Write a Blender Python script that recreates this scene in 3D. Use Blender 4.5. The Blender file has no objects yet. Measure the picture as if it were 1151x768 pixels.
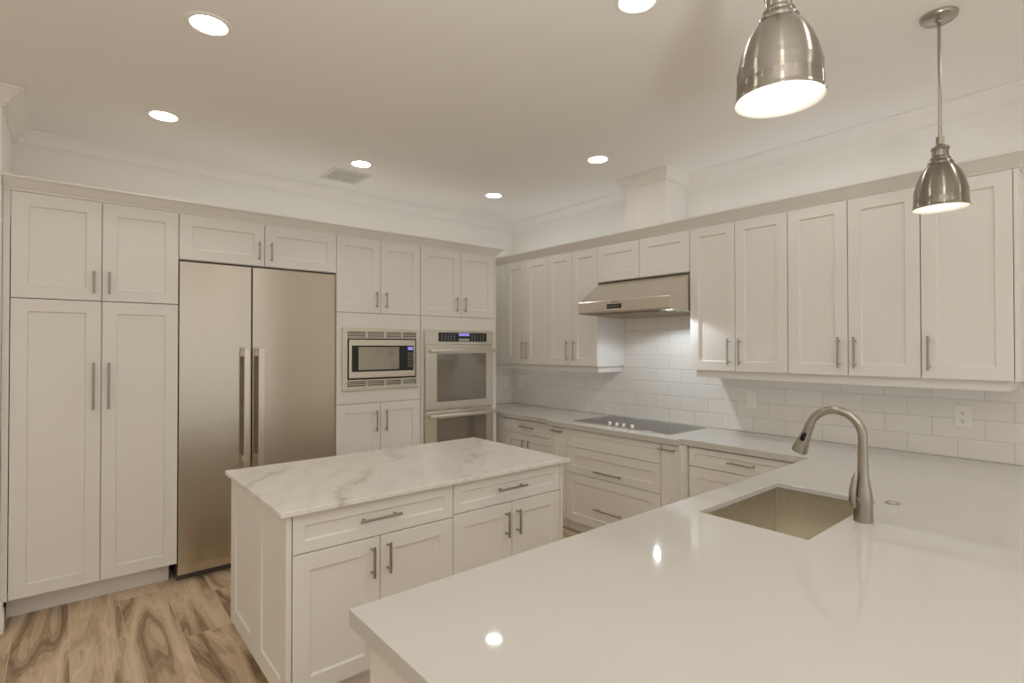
import bpy, bmesh, math, random
from mathutils import Vector, Matrix
C = bpy.context.scene
COL = C.collection
PI = math.pi

# ------------------------------------------------------------------ camera, exposure, world
cam_d = bpy.data.cameras.new('camera')
cam = bpy.data.objects.new('camera', cam_d)
COL.objects.link(cam)
C.camera = cam
F_PX, PITCH, ROLL, YAW = 600.248, 0.0102, -0.0010, 0.6966
cam_d.sensor_width = 36.0
cam_d.lens = 36.0 * F_PX / 1151.0
cam_d.clip_start = 0.02
fw = Vector((math.sin(YAW) * math.cos(PITCH), math.cos(YAW) * math.cos(PITCH), math.sin(PITCH)))
rt = Vector((math.cos(YAW), -math.sin(YAW), 0))
up = rt.cross(fw)
r2 = rt * math.cos(ROLL) + up * math.sin(ROLL)
u2 = -rt * math.sin(ROLL) + up * math.cos(ROLL)
cam.matrix_world = Matrix(((r2.x, u2.x, -fw.x, -2.3895), (r2.y, u2.y, -fw.y, -3.9033),
                           (r2.z, u2.z, -fw.z, 1.4817), (0, 0, 0, 1)))
C.view_settings.view_transform = 'Standard'
C.view_settings.look = 'None'
C.view_settings.gamma = 1.0
C.view_settings.use_curve_mapping = False
C.view_settings.exposure = 0.0
C.cycles.max_bounces = 20
C.cycles.diffuse_bounces = 16
C.cycles.glossy_bounces = 6
WORLD_FILL = 0.95  # strength of the world fill added through the rear opening
BOUNCE_FILL = 222.0             # watts of the added fill spot aimed at the ceiling behind the camera
LED_FILL_POWER = 4.6          # radiance of the added cool LED strips on the cabinet tops
CAN_POWER = 33.0          # radiance of a ceiling can's lens
PEND_POWER = 8.0         # radiance of a pendant bulb
HOOD_POWER = 11.0
UNDER_FILL_POWER = 0.42        # radiance of the added under-cabinet fill panels          # watts of one hood lamp
WARM = (1.0, 0.975, 0.895)
COOL = (0.86, 0.93, 1.0)
w = bpy.data.worlds.new('world')
C.world = w
w.use_nodes = True
w.node_tree.nodes['Background'].inputs[0].default_value = (1.0, 1.0, 0.99, 1)   # added fill light entering by the unseen rear opening
w.node_tree.nodes['Background'].inputs[1].default_value = WORLD_FILL

fd = bpy.data.lights.new('added_ceiling_bounce', 'SPOT')  # spot added behind the camera to brighten the room off the ceiling
fd.energy = BOUNCE_FILL
fd.color = (0.985, 1.0, 0.97)
fd.spot_size = math.radians(165)
fd.spot_blend = 1.0
fd.shadow_soft_size = 0.12
fo = bpy.data.objects.new('added_ceiling_bounce', fd)
COL.objects.link(fo)
fo.location = (-2.5, -4.5, 1.2)
fo.rotation_euler = (PI, 0, 0)

# ------------------------------------------------------------------ materials
def mat(name, col, rough=0.5, metal=0.0, **kw):
    m = bpy.data.materials.new(name)
    m.use_nodes = True
    b = m.node_tree.nodes['Principled BSDF']
    b.inputs['Base Color'].default_value = (*col, 1)
    b.inputs['Roughness'].default_value = rough
    b.inputs['Metallic'].default_value = metal
    for k, v in kw.items():
        b.inputs[k.replace('_', ' ')].default_value = v
    return m

class NT:
    """small helper to wire nodes"""
    def __init__(s, m):
        s.t = m.node_tree
        s.b = s.t.nodes['Principled BSDF']
    def n(s, typ, **kw):
        nd = s.t.nodes.new(typ)
        for k, v in kw.items():
            setattr(nd, k, v)
        return nd
    def link(s, a, b):
        s.t.links.new(a, b)
    def math(s, op, a, b=None, c=None):
        nd = s.n('ShaderNodeMath', operation=op)
        for i, v in enumerate((a, b, c)):
            if v is None:
                continue
            if isinstance(v, (int, float)):
                nd.inputs[i].default_value = v
            else:
                s.link(v, nd.inputs[i])
        return nd.outputs[0]
    def pos(s):
        g = s.n('ShaderNodeNewGeometry')
        x = s.n('ShaderNodeSeparateXYZ')
        s.link(g.outputs['Position'], x.inputs[0])
        return g.outputs['Position'], x.outputs[0], x.outputs[1], x.outputs[2]
    def combine(s, x, y, z):
        nd = s.n('ShaderNodeCombineXYZ')
        for i, v in enumerate((x, y, z)):
            if isinstance(v, (int, float)):
                nd.inputs[i].default_value = v
            else:
                s.link(v, nd.inputs[i])
        return nd.outputs[0]
    def noise(s, vec, scale, detail=3, rough=0.5, dist=0.0):
        nd = s.n('ShaderNodeTexNoise')
        s.link(vec, nd.inputs['Vector'])
        nd.inputs['Scale'].default_value = scale
        nd.inputs['Detail'].default_value = detail
        nd.inputs['Roughness'].default_value = rough
        nd.inputs['Distortion'].default_value = dist
        return nd.outputs[0]
    def ramp(s, fac, stops, interp='LINEAR'):
        nd = s.n('ShaderNodeValToRGB')
        e = nd.color_ramp.elements
        while len(e) < len(stops):
            e.new(0.5)
        for el, (p, c) in zip(e, stops):
            el.position = p
            el.color = (*c, 1) if len(c) == 3 else c
        nd.color_ramp.interpolation = interp
        s.link(fac, nd.inputs[0])
        return nd.outputs[0]
    def mix(s, fac, a, b, blend='MIX'):
        nd = s.n('ShaderNodeMix', data_type='RGBA', blend_type=blend)
        for i, v in ((0, fac), (6, a), (7, b)):
            if isinstance(v, (int, float)):
                nd.inputs[i].default_value = v
            elif isinstance(v, tuple):
                nd.inputs[i].default_value = (*v, 1)
            else:
                s.link(v, nd.inputs[i])
        return nd.outputs[2]
    def bump(s, h, strength, dist=0.002):
        nd = s.n('ShaderNodeBump')
        nd.inputs['Strength'].default_value = strength
        nd.inputs['Distance'].default_value = dist
        s.link(h, nd.inputs['Height'])
        s.link(nd.outputs[0], s.b.inputs['Normal'])

M = {}
M['ceiling'] = mat('ceiling_paint', (0.87, 0.855, 0.83), 0.9)
M['wall'] = mat('wall_paint', (0.87, 0.86, 0.83), 0.85)
M['trim'] = mat('trim_paint', (0.87, 0.85, 0.82), 0.5)
M['cabinet'] = mat('cabinet_lacquer', (0.82, 0.803, 0.775), 0.42)
M['inside'] = mat('cabinet_shadow_gap', (0.12, 0.10, 0.085), 0.8)
M['quartz'] = mat('white_quartz', (0.60, 0.587, 0.56), 0.05, Specular_IOR_Level=0.3)
M['plate'] = mat('outlet_plastic', (0.86, 0.84, 0.80), 0.35)
M['dark'] = mat('dark_slot', (0.03, 0.028, 0.025), 0.6)
M['black'] = mat('black_plastic', (0.015, 0.015, 0.016), 0.3)
M['button'] = mat('button_print', (0.45, 0.44, 0.42), 0.5)
M['glass'] = mat('oven_glass', (0.26, 0.235, 0.20), 0.05, 0.55, Specular_IOR_Level=0.8)
M['screen'] = mat('reflective_window_screen', (0.40, 0.365, 0.31), 0.06, 0.75)
M['cooktop'] = mat('cooktop_glass', (0.05, 0.047, 0.045), 0.06, Specular_IOR_Level=0.8)
M['burner'] = mat('burner_ring_print', (0.16, 0.155, 0.15), 0.15)
M['nickel'] = mat('brushed_nickel', (0.42, 0.385, 0.335), 0.28, 1.0)
M['handle'] = mat('satin_nickel_handle', (0.42, 0.38, 0.335), 0.32, 1.0)
M['chrome'] = mat('polished_steel', (0.74, 0.69, 0.61), 0.33, 1.0)
M['knob'] = mat('knob_metal', (0.80, 0.77, 0.72), 0.25, 1.0)
M['enamel'] = mat('white_enamel', (0.90, 0.88, 0.84), 0.5)
M['vent'] = mat('vent_paint', (0.70, 0.68, 0.64), 0.5)

def steel(name, col, rough, aniso, axis=None, streak=(2.0, 2.0, 300.0), rot=0.0, vary=0.05):
    m = mat(name, col, rough, 1.0)
    t = NT(m)
    t.b.inputs['Anisotropic'].default_value = aniso
    t.b.inputs['Anisotropic Rotation'].default_value = rot
    p, x, y, z = t.pos()
    v = t.combine(t.math('MULTIPLY', x, streak[0]), t.math('MULTIPLY', y, streak[1]), t.math('MULTIPLY', z, streak[2]))
    nz = t.noise(v, 1.0, 2)
    r = t.math('MULTIPLY_ADD', nz, 2 * vary, rough - vary)
    t.link(r, t.b.inputs['Roughness'])
    if axis:
        tg = t.n('ShaderNodeTangent', direction_type='RADIAL', axis=axis)
        t.link(tg.outputs[0], t.b.inputs['Tangent'])
    return m
M['steel'] = steel('brushed_stainless', (0.62, 0.56, 0.47), 0.24, 0.9, 'Z', (250.0, 250.0, 1.5), 0.25, 0.008)
M['steel_plain'] = steel('stainless_plain', (0.66, 0.61, 0.54), 0.25, 0.5, 'Z', (3.0, 3.0, 250.0))
M['hood_steel'] = steel('hood_stainless', (0.72, 0.67, 0.60), 0.30, 0.6, 'Z', (250.0, 3.0, 3.0))
M['spun'] = steel('spun_nickel', (0.31, 0.28, 0.24), 0.25, 0.85, 'Z', (3.0, 3.0, 200.0), 0.25)
M['sink'] = steel('sink_stainless', (0.80, 0.74, 0.62), 0.36, 0.3, None, (8.0, 8.0, 40.0))
t = NT(M['sink'])
p, x, y, z = t.pos()
spk = t.noise(p, 60.0, 2, 0.6)
t.link(t.ramp(spk, [(0.0, (0.70, 0.66, 0.575)), (0.66, (0.76, 0.72, 0.63)), (0.74, (0.9, 0.86, 0.78))]), t.b.inputs['Base Color'])

def emit(name, col, s):
    m = bpy.data.materials.new(name)
    m.use_nodes = True
    nt = m.node_tree
    nt.nodes.clear()
    e = nt.nodes.new('ShaderNodeEmission')
    o = nt.nodes.new('ShaderNodeOutputMaterial')
    e.inputs[0].default_value = (*col, 1)
    e.inputs[1].default_value = s
    nt.links.new(e.outputs[0], o.inputs[0])
    return m
M['can'] = emit('can_lens_glow', WARM, CAN_POWER)
M['bulb'] = emit('bulb_glow', (1.0, 0.90, 0.78), PEND_POWER)
M['led'] = emit('added_led_glow', (0.86, 0.93, 1.0), LED_FILL_POWER)
M['under'] = emit('under_cabinet_fill_glow', (1.0, 0.97, 0.92), UNDER_FILL_POWER)
M['hoodlens'] = emit('hood_lamp_glow', COOL, 60.0)
M['display'] = emit('blue_display', (0.42, 0.36, 1.0), 0.75)
M['smalldisplay'] = emit('white_indicator', (0.8, 0.85, 1.0), 0.5)

# tile
def tile(name, along):
    m = mat(name, (0.80, 0.78, 0.74), 0.16)
    t = NT(m)
    p, x, y, z = t.pos()
    a = x if along == 'x' else y
    v = t.combine(t.math('ADD', a, 10.0 + 0.0), t.math('ADD', z, 0.135 * 0 + 1.08 - 0.865 + 0.0), 0.0)
    br = t.n('ShaderNodeTexBrick', offset=0.5, offset_frequency=2, squash=1.0)
    t.link(v, br.inputs['Vector'])
    br.inputs['Scale'].default_value = 1.0
    br.inputs['Brick Width'].default_value = 0.230
    br.inputs['Row Height'].default_value = 0.108
    br.inputs['Mortar Size'].default_value = 0.0022
    br.inputs['Mortar Smooth'].default_value = 0.0
    br.inputs['Bias'].default_value = 0.0
    br.inputs['Color1'].default_value = (0.79, 0.77, 0.73, 1)
    br.inputs['Color2'].default_value = (0.82, 0.80, 0.765, 1)
    br.inputs['Mortar'].default_value = (0.70, 0.68, 0.64, 1)
    t.link(br.outputs['Color'], t.b.inputs['Base Color'])
    br2 = t.n('ShaderNodeTexBrick', offset=0.5, offset_frequency=2, squash=1.0)
    t.link(v, br2.inputs['Vector'])
    br2.inputs['Scale'].default_value = 1.0
    br2.inputs['Brick Width'].default_value = 0.230
    br2.inputs['Row Height'].default_value = 0.108
    br2.inputs['Mortar Size'].default_value = 0.006
    br2.inputs['Mortar Smooth'].default_value = 1.0
    h = t.math('SUBTRACT', 1.0, br2.outputs['Fac'])
    wav = t.noise(p, 9.0, 1)
    h2 = t.math('MULTIPLY_ADD', wav, 0.5, h)
    t.bump(h2, 0.6, 0.003)
    return m
M['tile_x'] = tile('subway_tile_across', 'x')
M['tile_y'] = tile('subway_tile_along', 'y')

# marble top of the island
M['marble'] = mat('veined_marble', (0.80, 0.78, 0.745), 0.24)
t = NT(M['marble'])
p, x, y, z = t.pos()
warp = t.noise(p, 2.2, 4, 0.6)
warp2 = t.noise(p, 7.0, 4, 0.6)
d = t.math('ADD', t.math('MULTIPLY', x, 0.80), t.math('MULTIPLY', y, -0.60))
d = t.math('ADD', d, t.math('MULTIPLY', warp, 0.55))
d = t.math('ADD', d, t.math('MULTIPLY', warp2, 0.16))
s1 = t.math('ABSOLUTE', t.math('SUBTRACT', t.math('FRACT', t.math('MULTIPLY', d, 2.1)), 0.5))
vein = t.ramp(s1, [(0.0, (1, 1, 1)), (0.025, (0.55, 0.55, 0.55)), (0.10, (0.12, 0.12, 0.12)), (0.22, (0, 0, 0))])
msk = t.ramp(t.noise(p, 1.9, 3, 0.6), [(0.38, (0, 0, 0)), (0.62, (1, 1, 1))])
vm = t.mix(1.0, vein, msk, 'MULTIPLY')
s2 = t.math('ABSOLUTE', t.math('SUBTRACT', t.math('FRACT', t.math('MULTIPLY', d, 7.0)), 0.5))
fine = t.ramp(s2, [(0.0, (0.30, 0.30, 0.30)), (0.08, (0.05, 0.05, 0.05)), (0.16, (0, 0, 0))])
cloud = t.ramp(t.noise(p, 4.0, 5, 0.65), [(0.35, (0.82, 0.80, 0.76)), (0.7, (0.74, 0.72, 0.68))])
c1 = t.mix(vm, cloud, (0.53, 0.50, 0.455))
c2 = t.mix(fine, c1, (0.60, 0.565, 0.52))
t.link(c2, t.b.inputs['Base Color'])

# wood look porcelain planks, running along y
M['floor'] = mat('wood_look_planks', (0.5, 0.36, 0.24), 0.32)
t = NT(M['floor'])
p, x, y, z = t.pos()
PW, PL = 0.2248, 1.20
cx = t.math('DIVIDE', t.math('ADD', x, 2.1400), PW)
ci = t.math('FLOOR', cx)
cf = t.math('FRACT', cx)
ry = t.math('DIVIDE', t.math('ADD', t.math('ADD', y, 0.03), t.math('MULTIPLY', ci, -0.50)), PL)
ri = t.math('FLOOR', ry)
rf = t.math('FRACT', ry)
ex = t.math('MULTIPLY', t.math('SUBTRACT', 0.5, t.math('ABSOLUTE', t.math('SUBTRACT', cf, 0.5))), PW)
ey = t.math('MULTIPLY', t.math('SUBTRACT', 0.5, t.math('ABSOLUTE', t.math('SUBTRACT', rf, 0.5))), PL)
edge = t.math('MINIMUM', ex, ey)
grout = t.math('LESS_THAN', edge, 0.0016)
wn = t.n('ShaderNodeTexWhiteNoise', noise_dimensions='2D')
t.link(t.combine(ci, ri, 0.0), wn.inputs['Vector'])
seed = wn.outputs['Value']
sx = t.math('ADD', x, t.math('MULTIPLY', seed, 37.0))
sy = t.math('ADD', y, t.math('MULTIPLY', seed, 91.0))
v = t.combine(t.math('MULTIPLY', sx, 5.2), t.math('MULTIPLY', sy, 0.60), 0.0)
big = t.noise(v, 1.0, 3, 0.42, 0.5)
rings = t.math('FRACT', t.math('MULTIPLY', big, 4.2))
ringl = t.math('ABSOLUTE', t.math('SUBTRACT', rings, 0.5))
v2 = t.combine(t.math('MULTIPLY', sx, 60.0), t.math('MULTIPLY', sy, 2.5), 0.0)
grain = t.noise(v2, 1.0, 4, 0.65)
lines = t.math('SINE', t.math('MULTIPLY', t.math('ADD', big, t.math('MULTIPLY', grain, 0.03)), 170.0))
tone = t.math('ADD', t.math('MULTIPLY', ringl, 1.15), t.math('MULTIPLY', grain, 0.35))
tone = t.math('ADD', tone, t.math('MULTIPLY', lines, 0.06))
tone = t.math('ADD', tone, t.math('MULTIPLY_ADD', seed, 0.22, -0.11))
colr = t.ramp(tone, [(0.08, (0.185, 0.115, 0.065)), (0.26, (0.36, 0.25, 0.155)), (0.46, (0.56, 0.425, 0.285)), (0.75, (0.73, 0.585, 0.425))])
fc = t.mix(grout, colr, (0.66, 0.55, 0.42))
t.link(fc, t.b.inputs['Base Color'])
t.bump(t.math('SUBTRACT', 1.0, grout), 0.3, 0.001)

# ------------------------------------------------------------------ geometry helpers
class MB:
    def __init__(s):
        s.bm = bmesh.new()
    def box(s, x0, x1, y0, y1, z0, z1, bev=0.0, seg=1):
        r = bmesh.ops.create_cube(s.bm, size=1.0)
        vs = r['verts']
        for v in vs:
            v.co = Vector(((x0 + x1) / 2 + v.co.x * (x1 - x0), (y0 + y1) / 2 + v.co.y * (y1 - y0), (z0 + z1) / 2 + v.co.z * (z1 - z0)))
        if bev > 0:
            es = list({e for v in vs for e in v.link_edges})
            bmesh.ops.bevel(s.bm, geom=es, offset=bev, segments=seg, affect='EDGES', profile=0.5)
        return s
    def tube(s, pts, rad, seg=16, caps=True):
        """circular sweep through points; rad a number or list"""
        pts = [Vector(p) for p in pts]
        n = len(pts)
        rads = rad if isinstance(rad, (list, tuple)) else [rad] * n
        rings = []
        ref = None
        for i, p in enumerate(pts):
            tdir = (pts[min(i + 1, n - 1)] - pts[max(i - 1, 0)]).normalized()
            if ref is None:
                ref = Vector((0, 0, 1)) if abs(tdir.z) < 0.9 else Vector((1, 0, 0))
            a = (ref - tdir * ref.dot(tdir)).normalized()
            ref = a
            b = tdir.cross(a)
            rings.append([s.bm.verts.new(p + (a * math.cos(2 * PI * k / seg) + b * math.sin(2 * PI * k / seg)) * rads[i]) for k in range(seg)])
        for r0, r1 in zip(rings, rings[1:]):
            for k in range(seg):
                s.bm.faces.new((r0[k], r0[(k + 1) % seg], r1[(k + 1) % seg], r1[k]))
        if caps:
            s.bm.faces.new(list(reversed(rings[0])))
            s.bm.faces.new(rings[-1])
        return s
    def lathe(s, prof, c=(0, 0, 0), seg=48, close=False):
        """profile of (r, z) turned about z"""
        rings = []
        for r, zz in prof:
            if r < 1e-6:
                rings.append([s.bm.verts.new((c[0], c[1], c[2] + zz))])
            else:
                rings.append([s.bm.verts.new((c[0] + r * math.cos(2 * PI * k / seg), c[1] + r * math.sin(2 * PI * k / seg), c[2] + zz)) for k in range(seg)])
        prs = list(zip(rings, rings[1:]))
        if close:
            prs.append((rings[-1], rings[0]))
        for a, b in prs:
            for k in range(seg):
                k2 = (k + 1) % seg
                if len(a) == 1 and len(b) == 1:
                    continue
                if len(a) == 1:
                    s.bm.faces.new((a[0], b[k2], b[k]))
                elif len(b) == 1:
                    s.bm.faces.new((a[k], a[k2], b[0]))
                else:
                    s.bm.faces.new((a[k], a[k2], b[k2], b[k]))
        return s
    def sweep(s, prof, path, out=None):
        """closed profile of (offset, z) swept along a 2D path with mitred corners; offset is to the right of travel"""
        pts = [Vector((p[0], p[1])) for p in path]
        n = len(pts)
        rings = []
        for i in range(n):
            d0 = (pts[i] - pts[i - 1]).normalized() if i > 0 else None
            d1 = (pts[i + 1] - pts[i]).normalized() if i < n - 1 else None
            d0 = d0 or d1
            d1 = d1 or d0
            n0 = Vector((d0.y, -d0.x))
            n1 = Vector((d1.y, -d1.x))
            b = (n0 + n1).normalized()
            k = 1.0 / max(0.2, b.dot(n0))
            rings.append([s.bm.verts.new((pts[i].x + b.x * k * o, pts[i].y + b.y * k * o, zz)) for o, zz in prof])
        m = len(prof)
        for a, b in zip(rings, rings[1:]):
            for k in range(m):
                s.bm.faces.new((a[k], a[(k + 1) % m], b[(k + 1) % m], b[k]))
        s.bm.faces.new(list(reversed(rings[0])))
        s.bm.faces.new(rings[-1])
        return s
    def prism(s, poly, axis, a0, a1):
        """closed 2D polygon extruded along axis ('x': poly is (y,z); 'y': (x,z); 'z': (x,y))"""
        def P(u, v, a):
            return {'x': (a, u, v), 'y': (u, a, v), 'z': (u, v, a)}[axis]
        A = [s.bm.verts.new(P(u, v, a0)) for u, v in poly]
        B = [s.bm.verts.new(P(u, v, a1)) for u, v in poly]
        m = len(poly)
        for k in range(m):
            s.bm.faces.new((A[k], A[(k + 1) % m], B[(k + 1) % m], B[k]))
        s.bm.faces.new(list(reversed(A)))
        s.bm.faces.new(B)
        return s
    def slab(s, xs, ys, inside, z0, z1, bev=0.0):
        xs, ys = sorted(set(xs)), sorted(set(ys))
        top, bot = {}, {}
        def V(d, i, j, z):
            if (i, j) not in d:
                d[(i, j)] = s.bm.verts.new((xs[i], ys[j], z))
            return d[(i, j)]
        cells = {(i, j) for i in range(len(xs) - 1) for j in range(len(ys) - 1)
                 if inside((xs[i] + xs[i + 1]) / 2, (ys[j] + ys[j + 1]) / 2)}
        for i, j in cells:
            s.bm.faces.new((V(top, i, j, z1), V(top, i + 1, j, z1), V(top, i + 1, j + 1, z1), V(top, i, j + 1, z1)))
            s.bm.faces.new((V(bot, i, j + 1, z0), V(bot, i + 1, j + 1, z0), V(bot, i + 1, j, z0), V(bot, i, j, z0)))
            for (di, dj), (a, b) in (((0, -1), ((0, 0), (1, 0))), ((1, 0), ((1, 0), (1, 1))), ((0, 1), ((1, 1), (0, 1))), ((-1, 0), ((0, 1), (0, 0)))):
                if (i + di, j + dj) not in cells:
                    p0, p1 = (i + a[0], j + a[1]), (i + b[0], j + b[1])
                    s.bm.faces.new((V(bot, *p0, z0), V(bot, *p1, z0), V(top, *p1, z1), V(top, *p0, z1)))
        if bev:
            s.bm.normal_update()
            es = [e for e in s.bm.edges if len(e.link_faces) == 2 and e.calc_face_angle(0) > 1.0 and min(e.verts[0].co.z, e.verts[1].co.z) > z1 - 1e-6]
            bmesh.ops.bevel(s.bm, geom=es, offset=bev, segments=2, affect='EDGES', profile=0.5)
        return s
    def build(s, name, m, parent=None, loc=(0, 0, 0), smooth=False, rot=None):
        bmesh.ops.recalc_face_normals(s.bm, faces=s.bm.faces[:])
        me = bpy.data.meshes.new(name)
        s.bm.to_mesh(me)
        s.bm.free()
        for mm in (m if isinstance(m, (list, tuple)) else [m]):
            me.materials.append(mm)
        if smooth:
            for pl in me.polygons:
                pl.use_smooth = True
            try:
                me.set_sharp_from_angle(angle=math.radians(smooth if smooth > 1 else 35))
            except Exception:
                pass
        o = bpy.data.objects.new(name, me)
        COL.objects.link(o)
        o.location = loc
        if rot:
            o.rotation_euler = rot
        if parent:
            o.parent = parent
        return o

def tag(o, label, cat, group=None):
    o['label'] = label
    o['category'] = cat
    if group:
        o['group'] = group
    return o
def thing(name, label, cat, loc=(0, 0, 0), rz=0.0, group=None):
    o = bpy.data.objects.new(name, None)
    o.empty_display_size = 0.1
    COL.objects.link(o)
    o.location = loc
    o.rotation_euler = (0, 0, rz)
    return tag(o, label, cat, group)
def struct(o):
    o['kind'] = 'structure'
    return o

# ------------------------------------------------------------------ room shell
ZC = 2.835
XR, YB, XL, YF = 1.41, 0.63, -5.0, -7.4
SX, SY = -2.65, -0.07           # the wall return left of the pantry
struct(MB().box(XL - .15, XR + .15, YF - .15, YB + .15, -0.1, 0.0).build('floor', M['floor']))
struct(MB().box(XL - .15, XR + .15, YF - .15, YB + .15, ZC, ZC + 0.1).build('ceiling', M['ceiling']))
struct(MB().box(SX, XR + .15, YB, YB + .15, 0, ZC).build('wall_back', M['wall']))
struct(MB().box(XR, XR + .15, YF, YB, 0, ZC).build('wall_right', M['wall']))
struct(MB().box(XL, SX, SY, YB + .15, 0, ZC).build('wall_left', M['wall']))
# unseen wide opening (frames only) added behind the camera to let fill light in
struct(MB().box(XL - .15, XL, YF, YB + .15, 0, ZC).build('wall_far_left', M['wall']))
ff_ = MB().box(XL - .15, -4.6, YF - .15, YF, 0, ZC).box(0.9, XR + .15, YF - .15, YF, 0, ZC).box(-4.6, .9, YF - .15, YF, 2.45, ZC).box(-4.6, .9, YF - .15, YF, 0, .06)
struct(ff_.build('wall_front', M['wall']))
wf = MB()
for q in (-4.6, -2.8, -.95, .84):
    wf.box(q, q + .06, YF - .10, YF - .04, .06, 2.45)
wf.box(-4.6, .9, YF - .10, YF - .04, 2.39, 2.45)
struct(wf.build('added_window_1', M['trim']))  # frame of the added light opening, out of view

# ceiling cornice
def cornice(h0=2.745, d=0.092):
    z1 = ZC
    hh = z1 - h0
    return [(0.0, h0), (0.12 * d, h0), (0.15 * d, h0 + .10 * hh), (0.30 * d, h0 + .16 * hh), (0.36 * d, h0 + .34 * hh), (0.52 * d, h0 + .58 * hh),
            (0.72 * d, h0 + .74 * hh), (0.78 * d, h0 + .84 * hh), (0.93 * d, h0 + .88 * hh), (0.97 * d, z1 - .001), (0.0, z1 - .001)]
CX, CY0, CY1 = 1.10, -1.175, -1.55        # duct chase
g = 0.0
# path keeps the room on the right of travel: from the far left wall face, around the return, along the back wall, down the right wall, around the chase
struct(MB().sweep(cornice(), [(XL, SY), (SX, SY), (SX, YB), (XR, YB), (XR, CY0)]).build('trim_1', M['trim'], smooth=25))
struct(MB().sweep(cornice(2.755, 0.062), [(XR, CY0), (CX, CY0), (CX, CY1), (XR, CY1)]).build('trim_2', M['trim'], smooth=25))
struct(MB().sweep(cornice(), [(XR, CY1), (XR, YF)]).build('trim_3', M['trim'], smooth=25))
struct(MB().box(CX, XR, CY1, CY0, 2.324, ZC).build('wall_chase', M['wall']))
bp = [(0, 0), (0.018, 0), (0.018, 0.10), (0.012, 0.118), (0.012, 0.13), (0.006, 0.14), (0, 0.14)]
struct(MB().sweep(bp, [(XL, SY), (SX + 0.005, SY), (SX + 0.005, -0.006)]).build('baseboard_left', M['trim'], smooth=25))

# tile backsplashes
tag(MB().box(XR - 0.010, XR - 0.0005, -3.56, YB - 0.010, 0.8655, 2.03).build('tile_backsplash', M['tile_y']),
    'white glossy subway tile backsplash on the right wall behind the cooktop and the bar', 'backsplash')
tag(MB().box(0.69, XR - 0.011, YB - 0.010, YB - 0.0005, 0.8655, 1.33).build('tile_backsplash', M['tile_x']),
    'narrow strip of white subway tile in the corner beside the oven tower', 'backsplash')

# ------------------------------------------------------------------ cabinet parts
def shaker(w_, h_, fr=0.068, t_=0.02, rec=0.010, ch=0.005):
    """a door slab: local x 0..w, z 0..h, front face at y=0, back at y=t; recessed flat centre panel"""
    b = MB()
    bm = b.bm
    e = 0.0015
    def ring(ix, y):
        return [bm.verts.new(q) for q in ((ix, y, ix), (w_ - ix, y, ix), (w_ - ix, y, h_ - ix), (ix, y, h_ - ix))]
    rings = [ring(0, t_), ring(0, e), ring(e, 0), ring(fr, 0), ring(fr + ch, rec)]
    for a, c in zip(rings, rings[1:]):
        for k in range(4):
            bm.faces.new((a[k], a[(k + 1) % 4], c[(k + 1) % 4], c[k]))
    bm.faces.new(rings[-1])
    bm.faces.new(list(reversed(rings[0])))
    return b
def handle(parent, x, z, length, vertical=True, off=0.033, r=0.0058, name='handle'):
    b = MB()
    h = length / 2
    k = h - 0.24 * length / 2 if length < 0.2 else h - 0.030
    if vertical:
        b.tube([(0, -off, -h), (0, -off, h)], r, 12)
        for s in (-k, k):
            b.tube([(0, 0, s), (0, -off, s)], r * 0.8, 10)
    else:
        b.tube([(-h, -off, 0), (h, -off, 0)], r, 12)
        for s in (-k, k):
            b.tube([(s, 0, 0), (s, -off, 0)], r * 0.8, 10)
    return b.build(name, M['handle'], parent, (x, 0, z), smooth=35)
G = 0.0023
def front(parent, name, x0, x1, z0, z1, hd=None, fr=0.068):
    """hd = (kind, where, length): a handle on the front"""
    w_, h_ = x1 - x0 - 2 * G, z1 - z0 - 2 * G
    o = shaker(w_, h_, min(fr, h_ * 0.30)).build(name, M['cabinet'], parent, (x0 + G, 0, z0 + G))
    if hd:
        kind, hx, hz, ln = hd
        handle(o, hx - x0 - G, hz - z0 - G, ln, kind == 'v')
    return o

def cabinet(name, label, loc, rz, boxes, cat='cabinet', group=None):
    """local frame: x along the face, y into the cabinet with the door faces at 0, z up from the empty"""
    r = thing(name, label, cat, loc, rz, group)
    b = MB()
    for q in boxes:
        b.box(*q)
    b.build('body', M['cabinet'], r)
    return r
def toe(parent, x0, x1, z0, z1, y):
    MB().box(x0, x1, y, y + 0.016, z0, z1).build('toe_kick', M['cabinet'], parent)

# ---- back wall run (faces -y). local x = world x - x0
ZT = 2.324
D = 0.605
# pantry
P0 = -2.648
def X(v, o):
    return v - o
pc = cabinet('pantry_cabinet', 'tall white two-door pantry cabinet with long bar handles, at the left end beside the refrigerator', (P0, 0, 0), 0,
             [(X(-2.612, P0), X(-1.848, P0), 0.021, D, 0.131, 1.748)], group=None)
MB().box(0, X(-2.6195, P0), 0.0, 0.02, 0.131, ZT, 0.001).build('filler_strip', M['cabinet'], pc)
front(pc, 'door', X(-2.618, P0), X(-2.2285, P0), .131, 1.749, ('v', X(-2.265, P0), 1.259, .27))
front(pc, 'door', X(-2.2285, P0), X(-1.8465, P0), .131, 1.749, ('v', X(-2.195, P0), 1.259, .27))
toe(pc, X(-2.63, P0), X(-1.875, P0), 0.0, 0.131, 0.13)
uc = cabinet('wall_cabinet', 'white two-door upper cabinet stacked on top of the tall pantry cabinet', (-2.618, 0, 1.7495), 0,
             [(0.004, .77, 0.021, D, 0.001, ZT - 1.7495)])
front(uc, 'door', 0, .3895, 0, ZT - 1.7495, ('v', -2.265 + 2.618, .105, .128))
front(uc, 'door', .3895, .7715, 0, ZT - 1.7495, ('v', -2.195 + 2.618, .105, .128))
fcab = cabinet('wall_cabinet', 'short wide white two-door cabinet directly above the stainless refrigerator', (-1.846, 0, 2.036), 0,
               [(0.001, 1.009, 0.021, D, 0.0, ZT - 2.036)])
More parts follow.
